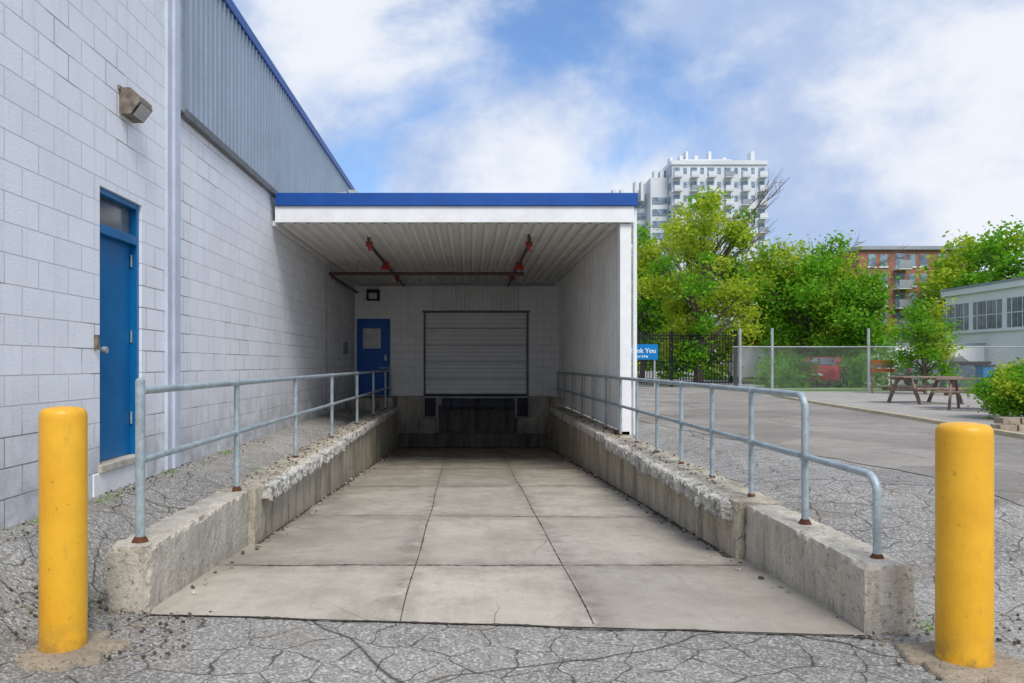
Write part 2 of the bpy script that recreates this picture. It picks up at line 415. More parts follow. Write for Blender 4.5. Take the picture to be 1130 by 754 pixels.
LX=[(-4,9.5),(4.3,5.7),(6.5,4.75),(9,4.2),(12,3.7),(14.8,3.3),(22,3.1),(30,3.6),(60,6)]
RX=[(-4,7.2),(8.1,7.78),(11.3,8.13),(15.5,8.78),(20.8,9.48),(26,10.33),(31,11.95),(36,12.8),(60,17)]
for i,y in enumerate(yy):
    xl=min(lerpt(LX,y)+.12*noise.noise(Vector((y*2.3,0,5))),lerpt(RX,y)-.1); xr=lerpt(RX,y)
    xm=(xl+xr)/2
    for xx in(xl,xm,xr): vsr.append((xx,y,gz(xx,y)+.007))
    if i:
        for k in(0,1): fr.append((3*i-3+k,3*i-2+k,3*i+1+k,3*i+k))
b_.add(vsr,fr,'road',True); b_.obj('road')
sheet('gravel_yard',[(7.9,8.1),(8.3,11.3),(8.95,15.5),(9.65,20.8),(10.5,26),(12.0,31),(60,31),(60,8.1)],.404,'gravel')
sheet('lawn',[(12.2,31.4),(14,36),(20,60),(40,140),(300,140),(300,31.4)],.405,'grass')
sheet('lawn',[(2.7,38),(6.4,38),(8,60),(8,140),(-60,140),(-60,40),(2.7,33)],.405,'grass')
kp=[(7.75,8.1),(8.1,11.3),(8.75,15.5),(9.45,20.8),(10.3,26),(11.9,31)]
b_=B()
for (xa,ya),(xb,yb) in zip(kp,kp[1:]):
    vs=[(xa,ya,.3),(xa+.16,ya,.3),(xa+.15,ya,.47),(xa+.02,ya,.47),(xb,yb,.3),(xb+.16,yb,.3),(xb+.15,yb,.47),(xb+.02,yb,.47)]
    b_.add(vs,[(0,4,7,3),(3,7,6,2),(2,6,5,1),(0,3,2,1),(4,5,6,7)],'kerb')
b_.obj('kerb')

# ---------------------------------------------------------------- dock ramp
YB=20.7
def fz(y): return .008 if y<4.7 else .008-(y-4.7)*(.728/16.0)
b_=B(); vs=[];fs=[]
ysf=[None,4.7,6,8,12,16,YB+.02]
for i,y in enumerate(ysf):
    if y is None: vs+=[(-1.90,4.60,.008),(2.19,4.24,.008)]
    else: vs+=[(-1.93,y,fz(y)),(2.2,y,fz(y))]
    if i: fs.append((2*i-2,2*i-1,2*i+1,2*i))
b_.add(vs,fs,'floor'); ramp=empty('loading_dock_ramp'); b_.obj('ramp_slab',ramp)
b_=B()
def strip(p0,p1,w,k,lift=.004,n=60,wob=.012,zf=fz,wv=.9):
    vs=[];fs=[];d=Vector((p1[0]-p0[0],p1[1]-p0[1],0)); q=Vector((-d.y,d.x,0)).normalized(); ph=random.random()*50
    for i in range(n+1):
        t_=i/n; p=Vector((p0[0],p0[1],0))+d*t_
        o=q*wob*noise.noise(Vector((t_*8+ph,0,0)))*2; ww=max(.002,w*(.35+wv*1.6*abs(noise.noise(Vector((t_*n*.35+ph,3,0))))))
        for s_ in(-.5,.5):
            a=p+o+q*ww*s_; vs.append((a.x,a.y,zf(a.y)+lift))
        if i: fs.append((2*i-2,2*i,2*i+1,2*i-1))
    b_.add(vs,fs,k)
for xa,xb in ((-.39,-.55),(.72,.80)): strip((xa,4.42),(xb,20.6),.015,'joint',.003,400)
for y,s_ in((5.92,.0),(8.4,.08),(11.3,-.05),(14.2,.05),(17.2,0)): strip((-1.87,y+s_),(2.13,y-s_),.022,'joint',.005,160)
strip((-1.9,4.60),(2.2,4.22),.03,'joint',.001,200,.02,lambda y:.008)
b_.obj('slab_joints',ramp)
b_=B()
strip((-1.87,6.8),(-1.87,20.6),.09,'dirt',.007,500,.02); strip((2.12,6.2),(2.12,20.6),.10,'dirt',.007,500,.02)
strip((-1.8,20.35),(2.1,20.35),.4,'dirt',.009,60,.03)
b_.obj('edge_debris',ramp)

# retaining walls
b_=B()
b_.roughbox(-2.20,-1.93,4.66,6.74,-.35,.39,'curbn',.03,.006,6,.045)
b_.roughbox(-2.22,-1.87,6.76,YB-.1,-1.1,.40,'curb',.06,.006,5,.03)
b_.roughbox(-1.90,-1.79,6.95,11.2,.26,.39,'lip',.02,.03,15,.035,14)
b_.roughbox(-1.92,-1.825,11.2,YB-.4,.28,.395,'lip',.03,.022,13,.025,12)
b_.obj('retaining_wall')
b_=B()
b_.roughbox(2.20,2.48,4.28,6.12,-.35,.385,'curbn',.03,.004,6,.02)
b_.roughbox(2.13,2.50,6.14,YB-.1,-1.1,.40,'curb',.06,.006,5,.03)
b_.roughbox(2.03,2.16,6.2,11.5,.25,.39,'lip',.02,.03,15,.035,14)
b_.roughbox(2.07,2.16,11.5,YB-.4,.27,.395,'lip',.03,.022,13,.025,12)
b_.obj('retaining_wall')

# ---------------------------------------------------------------- warehouse
WX=-3.05
wh=empty('warehouse_building')
b_=B()
DY0,DY1,DZ0,DZ1=6.37,7.19,.66,2.98
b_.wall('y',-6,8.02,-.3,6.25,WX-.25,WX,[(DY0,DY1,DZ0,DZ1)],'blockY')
b_.wall('y',8.02,32,-.3,4.2,WX-.27,WX-.02,[],'blockY')
b_.box(WX-.27,WX-.06,8.02,32,4.2,5.95,'blockY')
b_.box(-22,WX-.27,-6,-5.8,-.3,6.2,'blockY'); b_.box(-22,WX-.27,31.8,32,-.3,5.9,'blockY')
b_.box(-22,WX-.27,-5.8,8.0,5.9,6.1,'trimgrey'); b_.box(-22,WX-.27,8.0,31.8,5.7,5.9,'trimgrey')
b_.obj('block_walls',wh)
b_=B()
b_.corr('x',8.14,32,4.22,5.98,WX+.0,.035,.16,'siding')
b_.obj('upper_siding',wh)
b_=B()
b_.box(WX-.05,WX+.06,8.03,8.13,4.15,6.1,'trimgrey')
b_.box(WX-.02,WX+.05,8.13,32,4.13,4.22,'framegrey')
b_.box(WX-.3,WX+.055,8.13,32,5.98,6.12,'blue')
b_.box(WX+0.0,WX+.035,7.72,7.80,.43,6.25,'pilaster'); b_.box(WX+.0,WX+.055,7.86,8.02,.43,6.25,'pilaster')
b_.box(WX-.3,WX+.03,-6,7.7,6.25,6.33,'trimgrey')
b_.obj('trim',wh,.006)
b_=B(); rx=WX-.07
for y0,y1 in((DY0,DY0+.045),(DY1-.045,DY1)): b_.box(rx-.03,rx+.045,y0,y1,DZ0,DZ1,'bluedoor')
b_.box(rx-.03,rx+.044,DY0+.045,DY1-.045,DZ1-.05,DZ1,'bluedoor'); b_.box(rx-.03,rx+.043,DY0+.045,DY1-.045,2.60,2.68,'bluedoor')
b_.box(rx-.05,rx-.02,DY0+.04,DY1-.04,DZ0+.01,2.60,'bluedoor')
for z in(.95,1.7,2.4): b_.tube([(rx-.005,DY1-.055,z),(rx-.005,DY1-.055,z+.11)],.01,'galv',6)
b_.obj('door_leaf',wh,.004)
b_=B(); b_.box(rx-.05,rx-.03,DY0+.04,DY1-.04,2.68,DZ1-.05,'glass'); b_.obj('transom_window',wh)
b_=B(); b_.tube([(rx-.02,DY0+.12,1.62),(rx+.045,DY0+.12,1.62)],.022,'galv'); b_.tube([(rx+.04,DY0+.12,1.62),(rx+.075,DY0+.12,1.62)],.03,'galv')
b_.box(rx-.02,rx-.012,DY0+.08,DY0+.16,1.55,1.72,'galv'); b_.obj('door_knob',wh)
b_=B(); b_.box(WX-.2,WX+.035,DY0-.03,DY1+.03,.60,.665,'curbn'); b_.box(WX-.2,WX+.012,DY0-.12,DY1+.1,.3,.6,'white'); b_.obj('door_sill',wh,.006)
b_=B(); b_.tube([(WX+.02,16.6,.55),(WX+.02,16.6,3.7)],.02,'galv'); b_.box(WX-.02,WX+.06,18.9,19.1,1.75,2.05,'framegrey')
b_.box(WX,WX+.03,6.27,6.31,1.62,1.74,'lampbox')
b_.obj('conduit',wh)
b_=B(); b_.tube([(WX,17.2,5.3),(WX+.35,17.2,5.32)],.03,'galv'); b_.obox((WX+.45,17.15,5.28),(.2,.3,.14),.3,'galv'); b_.tube([(WX,18.4,5.45),(WX+.3,18.4,5.45)],.025,'galv'); b_.obox((WX+.38,18.4,5.42),(.18,.26,.12),.3,'galv'); b_.obj('roof_floodlights',wh)
BX1=2.43
b_=B()
MD=(-3.0,-2.1,.66,2.72); OD=(-1.17,1.58,.65,2.90)
b_.wall('x',WX-.01,BX1,.65,4.0,YB,YB+.22,[MD,OD],'blockX')
b_.box(BX1-.2,BX1,YB+.22,32,-.3,4.0,'blockY'); b_.box(WX,BX1-.2,YB+.22,32,3.8,4.0,'trimgrey'); b_.box(WX,BX1-.2,31.8,32,-.3,3.8,'blockX')
b_.obj('rear_block_wall',wh)
b_=B(); b_.corr('h',.66,2.88,-1.15,1.56,YB+.05,.02,.11,'door_metal',-1)
for z in(1.1,1.55,2.0,2.45): b_.box(-1.15,1.56,YB+.026,YB+.034,z,z+.018,'trimgrey')
b_.box(-1.15,1.56,YB+.02,YB+.034,.655,.70,'black')
b_.obj('overhead_door',wh)
b_=B()
b_.box(-1.205,-1.165,YB-.02,YB+.04,.65,2.93,'framegrey'); b_.box(1.575,1.615,YB-.02,YB+.04,.65,2.93,'framegrey'); b_.box(-1.24,1.65,YB-.03,YB+.04,2.885,2.94,'framegrey')
b_.obj('overhead_door_frame',wh)
b_=B(); b_.corr('y',-1.0,1.36,2.97,3.72,YB-.01,.03,.12,'over_metal',-1); b_.obj('panel_over_door',wh)
b_=B(); b_.box(-2.95,-2.15,YB+.03,YB+.07,.67,2.67,'bluedoor2')
b_.box(-3.0,-2.95,YB-.015,YB+.08,.66,2.72,'bluedoor2'); b_.box(-2.15,-2.1,YB-.015,YB+.08,.66,2.72,'bluedoor2'); b_.box(-2.95,-2.15,YB-.014,YB+.08,2.67,2.72,'bluedoor2')
b_.box(-2.84,-2.36,YB+.015,YB+.03,1.92,2.46,'lens'); b_.box(-2.26,-2.2,YB-.01,YB+.03,1.6,1.75,'galv')
b_.obj('rear_door',wh)
b_=B(); b_.box(-2.72,-2.38,YB-.16,YB-.002,3.2,3.5,'black'); b_.box(-2.66,-2.44,YB-.2,YB-.16,3.24,3.40,'lens'); b_.obj('rear_wall_light',wh,.01)
b_=B()
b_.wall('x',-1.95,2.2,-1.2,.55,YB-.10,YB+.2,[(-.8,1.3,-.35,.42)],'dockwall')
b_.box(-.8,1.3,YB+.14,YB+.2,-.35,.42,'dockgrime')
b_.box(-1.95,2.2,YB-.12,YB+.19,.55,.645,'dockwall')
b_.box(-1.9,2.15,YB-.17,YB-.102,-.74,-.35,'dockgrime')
b_.obj('dock_face',wh)
b_=B(); b_.box(-.72,1.22,YB-.36,YB-.13,.60,.635,'trimgrey'); b_.box(-.72,1.22,YB-.20,YB-.13,.36,.595,'dockdark')
for x in(-.5,.22,.95): b_.box(x,x+.07,YB-.24,YB-.2,.3,.59,'black')
for x in(-.6,.2,1.0): b_.box(x,x+.06,YB-.02,YB+.14,-.3,.36,'dockdark')
b_.obj('dock_leveler',wh)
b_=B()
for x in(-1.16,1.29):
    for i in range(4): b_.box(x+i*.075,x+i*.075+.063,YB-.30,YB-.13,.12,.60,'black')
    b_.box(x-.05,x+.345,YB-.2,YB-.128,.08,.64,'trimgrey')
    for q in(.2,.5): b_.tube([(x-.03,YB-.25,q),(x+.33,YB-.25,q)],.015,'galv',6)
b_.obj('dock_bumpers',wh,.008)
b_=B(); b_.roughbox(-3.06,-1.9,19.3,YB,.0,.64,'dockwall',.1,.01,4,.02); b_.obj('door_landing',wh)
b_=B(); b_.roughbox(2.13,2.6,20.0,YB,.3,.62,'dockwall',.1,.01,4,.02); b_.obj('dock_corner_block',wh)

# wall lamp
b_=B(); ly,lz,ls=6.86,3.80,.80
vs=[]
prof=[(0,-.13),(0,.14),(.12,.14),(.21,.06),(.22,-.0),(.12,-.13)]
for y in(ly-.17*ls,ly+.17*ls):
    for dx,dz in prof: vs.append((WX+dx*ls,y,lz+dz*ls))
n=len(prof); b_.add(vs,[tuple(range(n)),tuple(range(n,2*n))[::-1]]+[(i,(i+1)%n,(i+1)%n+n,i+n) for i in range(n)],'lampbox')
vs=[(.222,-.14,-.012),(.222,.14,-.012),(.13,.14,-.135),(.13,-.14,-.135)]
vs=[(WX+a*ls+.006,ly+q*ls,lz+c*ls-.005) for a,q,c in vs]; b_.add(vs,[(0,1,2,3)],'lens')
b_.box(WX,WX+.02,ly-.17,ly+.17,lz+.09,lz+.13,'lampbox')
b_.obj('wall_light',None,.006)

# ---------------------------------------------------------------- canopy
cn=empty('loading_dock_canopy'); CY=12.0
b_=B(); b_.box(WX-.01+.06,2.57,CY-.06,CY+.03,3.70,3.95,'white'); b_.box(WX+.07,2.57,CY+.03,YB,3.86,3.95,'white')
b_.box(2.53,2.57,CY+.03,YB,3.70,3.86,'white')
b_.obj('fascia_white',cn,.005)
b_=B(); b_.box(WX+.065,2.62,CY-.10,CY+.06,3.952,4.15,'blue'); b_.box(2.53,2.62,CY+.06,YB+.3,3.952,4.15,'blue'); b_.box(WX+.065,2.53,CY+.06,YB+.3,3.955,4.10,'trimgrey'); b_.obj('blue_roof_trim',cn,.006)
b_=B(); b_.corr('z',WX,2.50,CY+.03,YB,3.74,.05,.2,'ceil',-1); b_.obj('ribbed_ceiling',cn)
b_=B(); b_.corr('x',CY+.2,YB,.44,3.74,2.47,.045,.22,'wall_metal',-1); b_.obj('ribbed_side_wall',cn)
b_=B(); b_.corr('x',CY+.2,YB,.44,3.74,2.52,.035,.22,'wall_metal',1); b_.obj('outer_side_cladding',cn)
b_=B(); b_.box(2.36,2.54,CY-.0,CY+.18,.38,3.69,'white'); b_.box(2.30,2.52,CY+.0,CY+.2,.36,.46,'rust'); b_.tube([(2.6,CY+.05,.4),(2.6,CY+.05,3.9)],.035,'white'); b_.obj('corner_column',cn,.01)
b_=B(); b_.box(WX-.01,WX+.05,CY+.03,YB,3.66,3.74,'white'); b_.obj('wall_angle',cn)
b_=B()
for X in(-1.72,1.05):
    b_.tube([(X,13.3,3.58),(X,YB-.25,3.58)],.032,'pipe')
    b_.tube([(X,13.3,3.58),(X,13.3,3.74)],.03,'pipe')
    for y in(13.35,16.0,18.5):
        b_.tube([(X,y,3.55),(X,y,3.46)],[.03,.02],'red'); b_.tube([(X-.06,y,3.58),(X+.06,y,3.58)],.045,'red')
    b_.tube([(X,15.9,3.58),(X,16.25,3.58)],.055,'red'); b_.tube([(X-.1,16.05,3.51),(X+.1,16.05,3.51)],.035,'red')
b_.tube([(WX,16.7,3.46),(1.2,16.7,3.46)],.038,'pipe'); b_.tube([(WX+.1,16.75,3.40),(WX+.1,YB-.3,3.40)],.035,'pipe')
b_.tube([(WX+.1,YB-.12,3.62),(2.3,YB-.12,3.62)],.035,'galv')
for x in(-2.4,0,.9): b_.tube([(x,16.7,3.46),(x,16.7,3.74)],.01,'galv')
b_.obj('sprinkler_pipes')

# ---------------------------------------------------------------- railings
def arc(c,r,a0,a1,n=6):
    return [(c[0],c[1]+r*math.cos(a0+(a1-a0)*i/n),c[2]+r*math.sin(a0+(a1-a0)*i/n)) for i in range(n+1)]
def post(b_,x,y,z1,r=.024):
    b_.tube([(x,y,.36),(x,y,z1)],r,'rail',12)
    b_.tube([(x,y,.385),(x,y,.425)],[r*1.9,r*1.15],'rust',10)
b_=B(); X=-2.04
ys_=[6.78,9.08,11.5,14.1,16.5,18.9]
post(b_,X-.01,4.81,1.40,.029); b_.tube([(X-.01,4.81,1.40),(X-.01,4.81,1.415)],[.029,.012],'rail')
for y in ys_: post(b_,X,y,1.33)
post(b_,X,20.1,1.45,.03)
b_.tube([(X,4.81,1.335),(X,20.1,1.335)],.024,'rail',12); b_.tube([(X,4.81,.90),(X,20.1,.90)],.022,'rail',12)
for y in ys_: b_.tube([(X,y-.04,1.335),(X,y+.04,1.335)],.03,'rail',12); b_.tube([(X,y-.035,.9),(X,y+.035,.9)],.028,'rail',12)
b_.tube([(X,20.1,1.4),(X-.3,20.1,1.4)],.022,'rail')
b_.obj('pipe_railing')
b_=B(); X=2.35
top=1.285
ys_=[6.4,7.43,8.5,9.6,10.75,11.9,13.2,14.6,16.0,17.5,19.0]
r_=.10
b_.tube([(X,20.3,top),(X,5.38+r_,top)]+arc((X,5.38+r_,top-r_),r_,math.pi/2,math.pi)[1:]+[(X,5.38,.36)],.024,'rail',12)
b_.tube([(X,5.38,.385),(X,5.38,.42)],[.045,.027],'rust')
mz=.855
b_.tube([(X,20.3,mz),(X,4.43+r_,mz)]+arc((X,4.43+r_,mz-r_),r_,math.pi/2,math.pi)[1:]+[(X,4.43,.36)],.023,'rail',12)
b_.tube([(X,4.43,.385),(X,4.43,.41)],[.04,.026],'rust')
for y in ys_+[20.3]:
    post(b_,X,y,top,.022)
    b_.tube([(X,y-.035,mz),(X,y+.035,mz)],.029,'rail',12); b_.tube([(X,y-.035,top),(X,y+.035,top)],.029,'rail',12)
b_.obj('pipe_railing')

# ---------------------------------------------------------------- bollards
def bollard(px,py_base,z,h,r):
    D=F*(CZ-z)/(py_base-402); X=(px-517)/F*D
    b_=B(); hh=h
    b_.lathe((X,D,z-.1),[(r,0),(r,.1+hh-.05),(r*.985,.1+hh-.03),(r*.93,.1+hh-.012),(r*.8,.1+hh),(r*.45,.1+hh+.008),(.001,.1+hh+.01)],'yellow',48)
    g0=gz(X,D)-z+.1
    b_.lathe((X+.02,D,z-.1),[(r*2.3,g0-.08),(r*2.25,g0+.012),(r*2.1,g0+.022),(r*1.0,g0+.03)],'pad',60,.35)
    b_.obj('bollard')
bollard(70,706,.06,1.21,.114)
bollard(1064,733,.0,1.20,.125)

# ---------------------------------------------------------------- fences
FY=31.2
b_=B(); x0,x1=12.0,48
for i,x in enumerate([11.0,12.3]+frange(16.2,48,3.2)):
    big=i<2 or i in(2,)
    b_.tube([(x,FY,.4),(x,FY,2.95 if big else 2.3)],.06 if big else .035,'galv',8)
b_.tube([(10.7,FY,2.2),(x1,FY,2.2)],.025,'galv',6); b_.tube([(10.7,FY,.5),(x1,FY,.5)],.012,'galv',4)
h=1.75; w=.0035; vs=[];fs=[]
x=10.7-h
while x<x1:
    for sgn in(1,-1):
        xa=x if sgn>0 else x+h; xb=x+h if sgn>0 else x
        za,zb=.45,.45+h
        def lerp(t_): return xa+(xb-xa)*t_, za+(zb-za)*t_
        t0,t1=0,1
        if sgn>0:
            if xa<10.7: t0=(10.7-xa)/h
            if xb>x1: t1=(x1-xa)/h
        else:
            if xb<10.7: t1=(xa-10.7)/h
            if xa>x1: t0=(xa-x1)/h
        if t1>t0:
            p=lerp(t0);q=lerp(t1); o=len(vs)
            vs+=[(p[0]-w,FY,p[1]),(p[0]+w,FY,p[1]),(q[0]+w,FY,q[1]),(q[0]-w,FY,q[1])]; fs.append((o,o+1,o+2,o+3))
    x+=.1
b_.add(vs,fs,'galv'); b_.obj('chain_link_fence')
GY=37.0
b_=B()
x=6.8
while x<12.75:
    b_.box(x,x+.034,GY,GY+.03,.5,2.95,'blackmetal'); b_.add([(x-.008,GY+.01,2.95),(x+.042,GY+.01,2.95),(x+.017,GY+.01,3.09)],[(0,1,2)],'blackmetal'); x+=.135
for z in(.6,1.6,2.7,2.85): b_.box(6.7,12.8,GY-.02,GY+.045,z,z+.05,'blackmetal')
for x in(6.65,9.7,12.78): b_.box(x,x+.13,GY-.05,GY+.08,.4,3.1,'blackmetal')
b_.obj('iron_gate')
sg=empty('thank_you_sign'); sy=34.0; sc=F/sy
sx0=(688-517)/sc; sx1=(726-517)/sc
b_=B(); b_.box(sx0,sx1,sy,sy+.04,CZ+5/sc,CZ+22/sc,'signblue'); b_.box(sx0+.1,sx0+.16,sy+.04,sy+.1,.4,CZ+20/sc,'galv'); b_.box(sx1-.16,sx1-.1,sy+.04,sy+.1,.4,CZ+20/sc,'galv'); b_.obj('panel',sg)
for txt,s_,dz in(('Thank You',.29,12.5),('Drive Safely',.12,7.5)):
    cu=bpy.data.curves.new('lettering','FONT'); cu.body=txt; cu.size=s_; cu.extrude=.003; cu.align_x='CENTER'; cu.offset=.006
    o=bpy.data.objects.new('lettering',cu); col.objects.link(o); o.location=((sx0+sx1)/2+.03,sy-.006,CZ+dz/sc); o.rotation_euler=(math.pi/2,0,0); o.parent=sg; cu.materials.append(M['signwhite'])

# ---------------------------------------------------------------- picnic tables
def picnic(cx,cy,rot):
    b_=B(); mt=Matrix.Translation((cx,cy,.4))@Matrix.Rotation(rot,4,'Z')
    def bx(c,s_,rx=0):
        c=mt@Vector(c); b_.obox(c,s_,rot,'wood',rx)
    for i in range(5): bx((0,-.32+i*.16,.74),(1.85,.145,.04))
    for s_ in(-1,1):
        for k in(0,1): bx((0,s_*(.66+.15*k),.44),(1.85,.14,.04))
    for x in(-.65,.65):
        bx((x,0,.70),(.05,.75,.09)); bx((x,0,.40),(.05,1.6,.09))
        for s_ in(-1,1): bx((x+.045,s_*.42,.36),(.045,.10,.84),s_*R(28))
    b_.obj('picnic_table',None,.004)
picnic(12.75,21.6,R(10)); picnic(12.3,18.4,R(-42))

# ---------------------------------------------------------------- foliage
def leaves(b_,clumps,n,size,keys,rng,flat=.7):
    tot=sum(c[1]**2 for c in clumps)
    for c,r in clumps:
        k=rng.choice(keys); m_=int(n*r*r/tot); vs=[];fs=[]
        for _ in range(m_):
            d=Vector((rng.gauss(0,1),rng.gauss(0,1),rng.gauss(0,flat))); 
            d=d*(r*.5)
            p=c+d; s_=size*rng.uniform(.6,1.35)
            a=Vector((rng.uniform(-1,1),rng.uniform(-1,1),rng.uniform(-.7,.7))).normalized()
            u=a.cross(Vector((rng.uniform(-1,1),rng.uniform(-1,1),rng.uniform(-1,1)))).normalized()
            o=len(vs); vs+=[p-a*s_*.6,p+u*s_*.36,p+a*s_*.6,p-u*s_*.36]; fs.append((o,o+1,o+2,o+3))
        b_.add(vs,fs,k)
def tree(name,base,h,cz,rad,n,size,keys,seed,trunk=.16,nc=60,cr=(.5,1.0),bare=0,zlow=.25,depth=1.0):
    rng=random.Random(seed); b_=B(); base=Vector(base); c0=base+Vector((0,0,cz))
    clumps=[]
    tries=0
    while len(clumps)<nc and tries<9000:
        tries+=1
        d=Vector((rng.uniform(-1,1),rng.uniform(-1,1),rng.uniform(-1,1)))
        if not .25<d.length<1: continue
        nn=noise.noise(d.normalized()*1.9+Vector((seed,0,0)))
        if d.length>.8+nn*.8: continue
        p=c0+Vector((d.x*rad[0],d.y*rad[0]*depth,d.z*rad[1]))
        if p.z<base.z+h*zlow*.6: continue
        clumps.append((p,rng.uniform(*cr)))
    top=base+Vector((rng.uniform(-.3,.3),0,h*.88))
    tp=[base.lerp(top,i/6)+Vector((rng.uniform(-.12,.12),rng.uniform(-.12,.12),0))*(i>0)*trunk*5 for i in range(7)]
    b_.tube(tp,[trunk*(1.25 if i==0 else 1-i*.145) for i in range(7)],'bark',8)
    for i in range(min(nc,45)+bare):
        if i<min(nc,45): tgt=clumps[i*len(clumps)//min(nc,45)][0]
        else: tgt=c0+Vector((rng.uniform(.2,1.05)*rad[0],rng.uniform(-.5,.5)*rad[0],rng.uniform(.3,.95)*rad[1]))
        f=min(.85,max(.16,(tgt.z-base.z)/h*rng.uniform(.45,.75))); q=f*6; k_=int(q); s0=tp[k_].lerp(tp[min(6,k_+1)],q-k_)
        mid=s0.lerp(tgt,.5)+Vector((rng.uniform(-.2,.2),rng.uniform(-.2,.2),.12*(tgt-s0).length))
        r0=trunk*(1-f)*.55+.015
        b_.tube([s0,mid,tgt],[r0,r0*.6,.008],'bark',5,False)
        for _ in range(3 if i<45 else 7):
            e=tgt+Vector((rng.uniform(-.6,.6),rng.uniform(-.6,.6),rng.uniform(-.1,.7)))
            b_.tube([mid.lerp(tgt,rng.uniform(.3,1)),e],[.014,.005],'bark',4,False)
    leaves(b_,clumps,n,size,keys,rng)
    return b_.obj(name)
def at(px,D): return (px-517)/F*D
G=.4
tree('tree',(at(770,38),38,G),9.9,5.7,(3.9,4.5),19000,.17,['leafY','leafY','leafY','leafG'],3,.2,85,(.45,.9),10,.2)
tree('tree',(at(895,42),42,G),8.0,4.1,(4.1,4.0),25000,.18,['leafG','leafG','leafG','leafY'],5,.2,95,(.7,1.2),4,.1)
tree('tree',(at(845,46),46,G),8,4.3,(2.8,4.0),9000,.19,['leafG','leafY','leafR','leafR'],8,.16,45,(.6,1.0),6,.1)
tree('tree',(at(948,40),40,G),6.2,3.2,(2.0,3.0),8000,.17,['leafG','leafG','leafD'],9,.12,38,(.5,.9),0,.1)
tree('tree',(at(708,47),47,G),8.6,4.6,(2.8,4.0),11000,.2,['leafG','leafG','leafY'],11,.16,55,(.6,1.0),0,.1)
tree('tree',(at(1021,28),28,G),3.5,1.9,(1.1,1.6),5500,.10,['leafG','leafG','leafY'],12,.05,36,(.28,.5),0,.15)
tree('tree',(at(1092,85),85,G),15.5,9.2,(6.4,6.6),12000,.42,['leafG','leafG','leafY'],14,.3,65,(1.3,2.3),0,.1)
tree('tree',(at(1040,95),95,G),13,6.6,(5.2,5.6),7000,.44,['leafY','leafG','leafG'],15,.3,45,(1.3,2.2),0,.1)
tree('tree',(at(1140,75),75,G),13.5,8,(6,6),8000,.4,['leafG','leafG','leafD'],16,.3,50,(1.2,2.2),0,.1)
def mass(name,x0,x1,y,hh,n,size,keys,seed,dy=3):
    rng=random.Random(seed); b_=B(); cl=[]
    for i in range(int((x1-x0)*hh/1.3)+10):
        x=rng.uniform(x0,x1); top=hh*(.75+.4*noise.noise(Vector((x*.35,seed,0))))
        cl.append((Vector((x,y+rng.uniform(-dy,dy)*.5,G+rng.uniform(.1,top))),rng.uniform(.6,1.2)))
    leaves(b_,cl,n,size,keys,rng); return b_.obj(name)
mass('distant_trees',4,30,56,4.6,20000,.32,['leafG','leafG','leafD','leafY'],21,6)
mass('distant_trees',-10,120,130,7,20000,.8,['leafG','leafD','leafG'],22,10)
mass('bushes',at(850,36),at(886,36),36,1.6,3500,.13,['leafG','leafG','leafD'],23,1.2)
mass('bushes',at(938,36),at(962,36),36,1.5,2500,.13,['leafG','leafG','leafD'],24,1.2)
rng=random.Random(5); b_=B(); cl=[]
sx,sy_=11.15,15.2
for i in range(80):
    d=Vector((rng.gauss(0,1),rng.gauss(0,1),rng.gauss(0,1))).normalized()*rng.uniform(.3,1)**.5
    cl.append((Vector((sx+d.x*.9,sy_+d.y*.85,1.0+d.z*.58)),rng.uniform(.18,.34)))
for i in range(14):
    a=rng.uniform(0,6.28); b_.tube([(sx+.1*math.cos(a),sy_+.1*math.sin(a),.4),(sx+.6*math.cos(a),sy_+.6*math.sin(a),1.1)],[.02,.006],'bark',5)
leaves(b_,cl,16000,.06,['leafG','leafG','leafY','leafG'],rng); b_.obj('shrub')
b_=B()
for i in range(7):
    for j in range(2):
        b_.roughbox(8.7+i*.31+(.12*j),8.98+i*.31+.12*j,12.6+.1*j,12.85+.1*j,.40+j*.11,.505+j*.11,'pad',.05,.008,8,.02)
b_.obj('stone_edging')
rng=random.Random(8); b_=B()
for i in range(1500):
    x=rng.choice([-2.26,2.53])+rng.gauss(0,.03); y=rng.uniform(4.6,16); s_=rng.uniform(.005,.022); z=gz(x,y)+.004
    b_.obox((x+(rng.random()-.5)*.15,y,z+s_*.3),(s_,s_*1.3,s_*.8),rng.uniform(0,3),rng.choice(['pad','asphalt','dirt']),rng.uniform(0,1))
for i in range(900):
    q=rng.random()
    if q<.35: x=rng.uniform(-2.6,-1.5); y=rng.uniform(3.9,4.65)
    elif q<.6: x=WX+abs(rng.gauss(0,.12))+.02; y=rng.uniform(4.8,11)
    else: x=rng.uniform(2.1,3.4); y=rng.uniform(3.2,4.6)
    s_=rng.uniform(.004,.016)
    b_.obox((x,y,gz(x,y)+.008),(s_,s_*1.3,s_*.8),rng.uniform(0,3),rng.choice(['pad','asphalt','dirt']),rng.uniform(0,1))
for i in range(260):
    x=rng.choice([-1.82,2.07])+rng.gauss(0,.05); x=max(-1.86,min(2.12,x)); y=rng.uniform(5,18); s_=rng.uniform(.006,.03)
    b_.obox((x,y,fz(y)+s_*.4),(s_,s_*1.3,s_*.8),rng.uniform(0,3),rng.choice(['pad','lip','dirt']),rng.uniform(0,1))
for i in range(900): # crumbs on the wall tops
    L_=rng.random()<.55; x=(rng.uniform(-2.19,-1.88) if L_ else rng.uniform(2.17,2.47)); y=rng.uniform(6.9,16); s_=rng.uniform(.004,.02)
    b_.obox((x,y,.402+s_*.3),(s_,s_*1.3,s_*.8),rng.uniform(0,3),rng.choice(['pad','lip','dirt','asphalt']),rng.uniform(0,1))
b_.obj('gravel_debris')
b_=B(); vs=[];fs=[]
spots=[(2.62,4.35),(-2.3,4.7),(-2.9,6.2),(-2.95,7.6),(-2.9,9.2),(2.56,6.3),(2.6,8),(-2.35,8.6),(-2.95,5.3)]
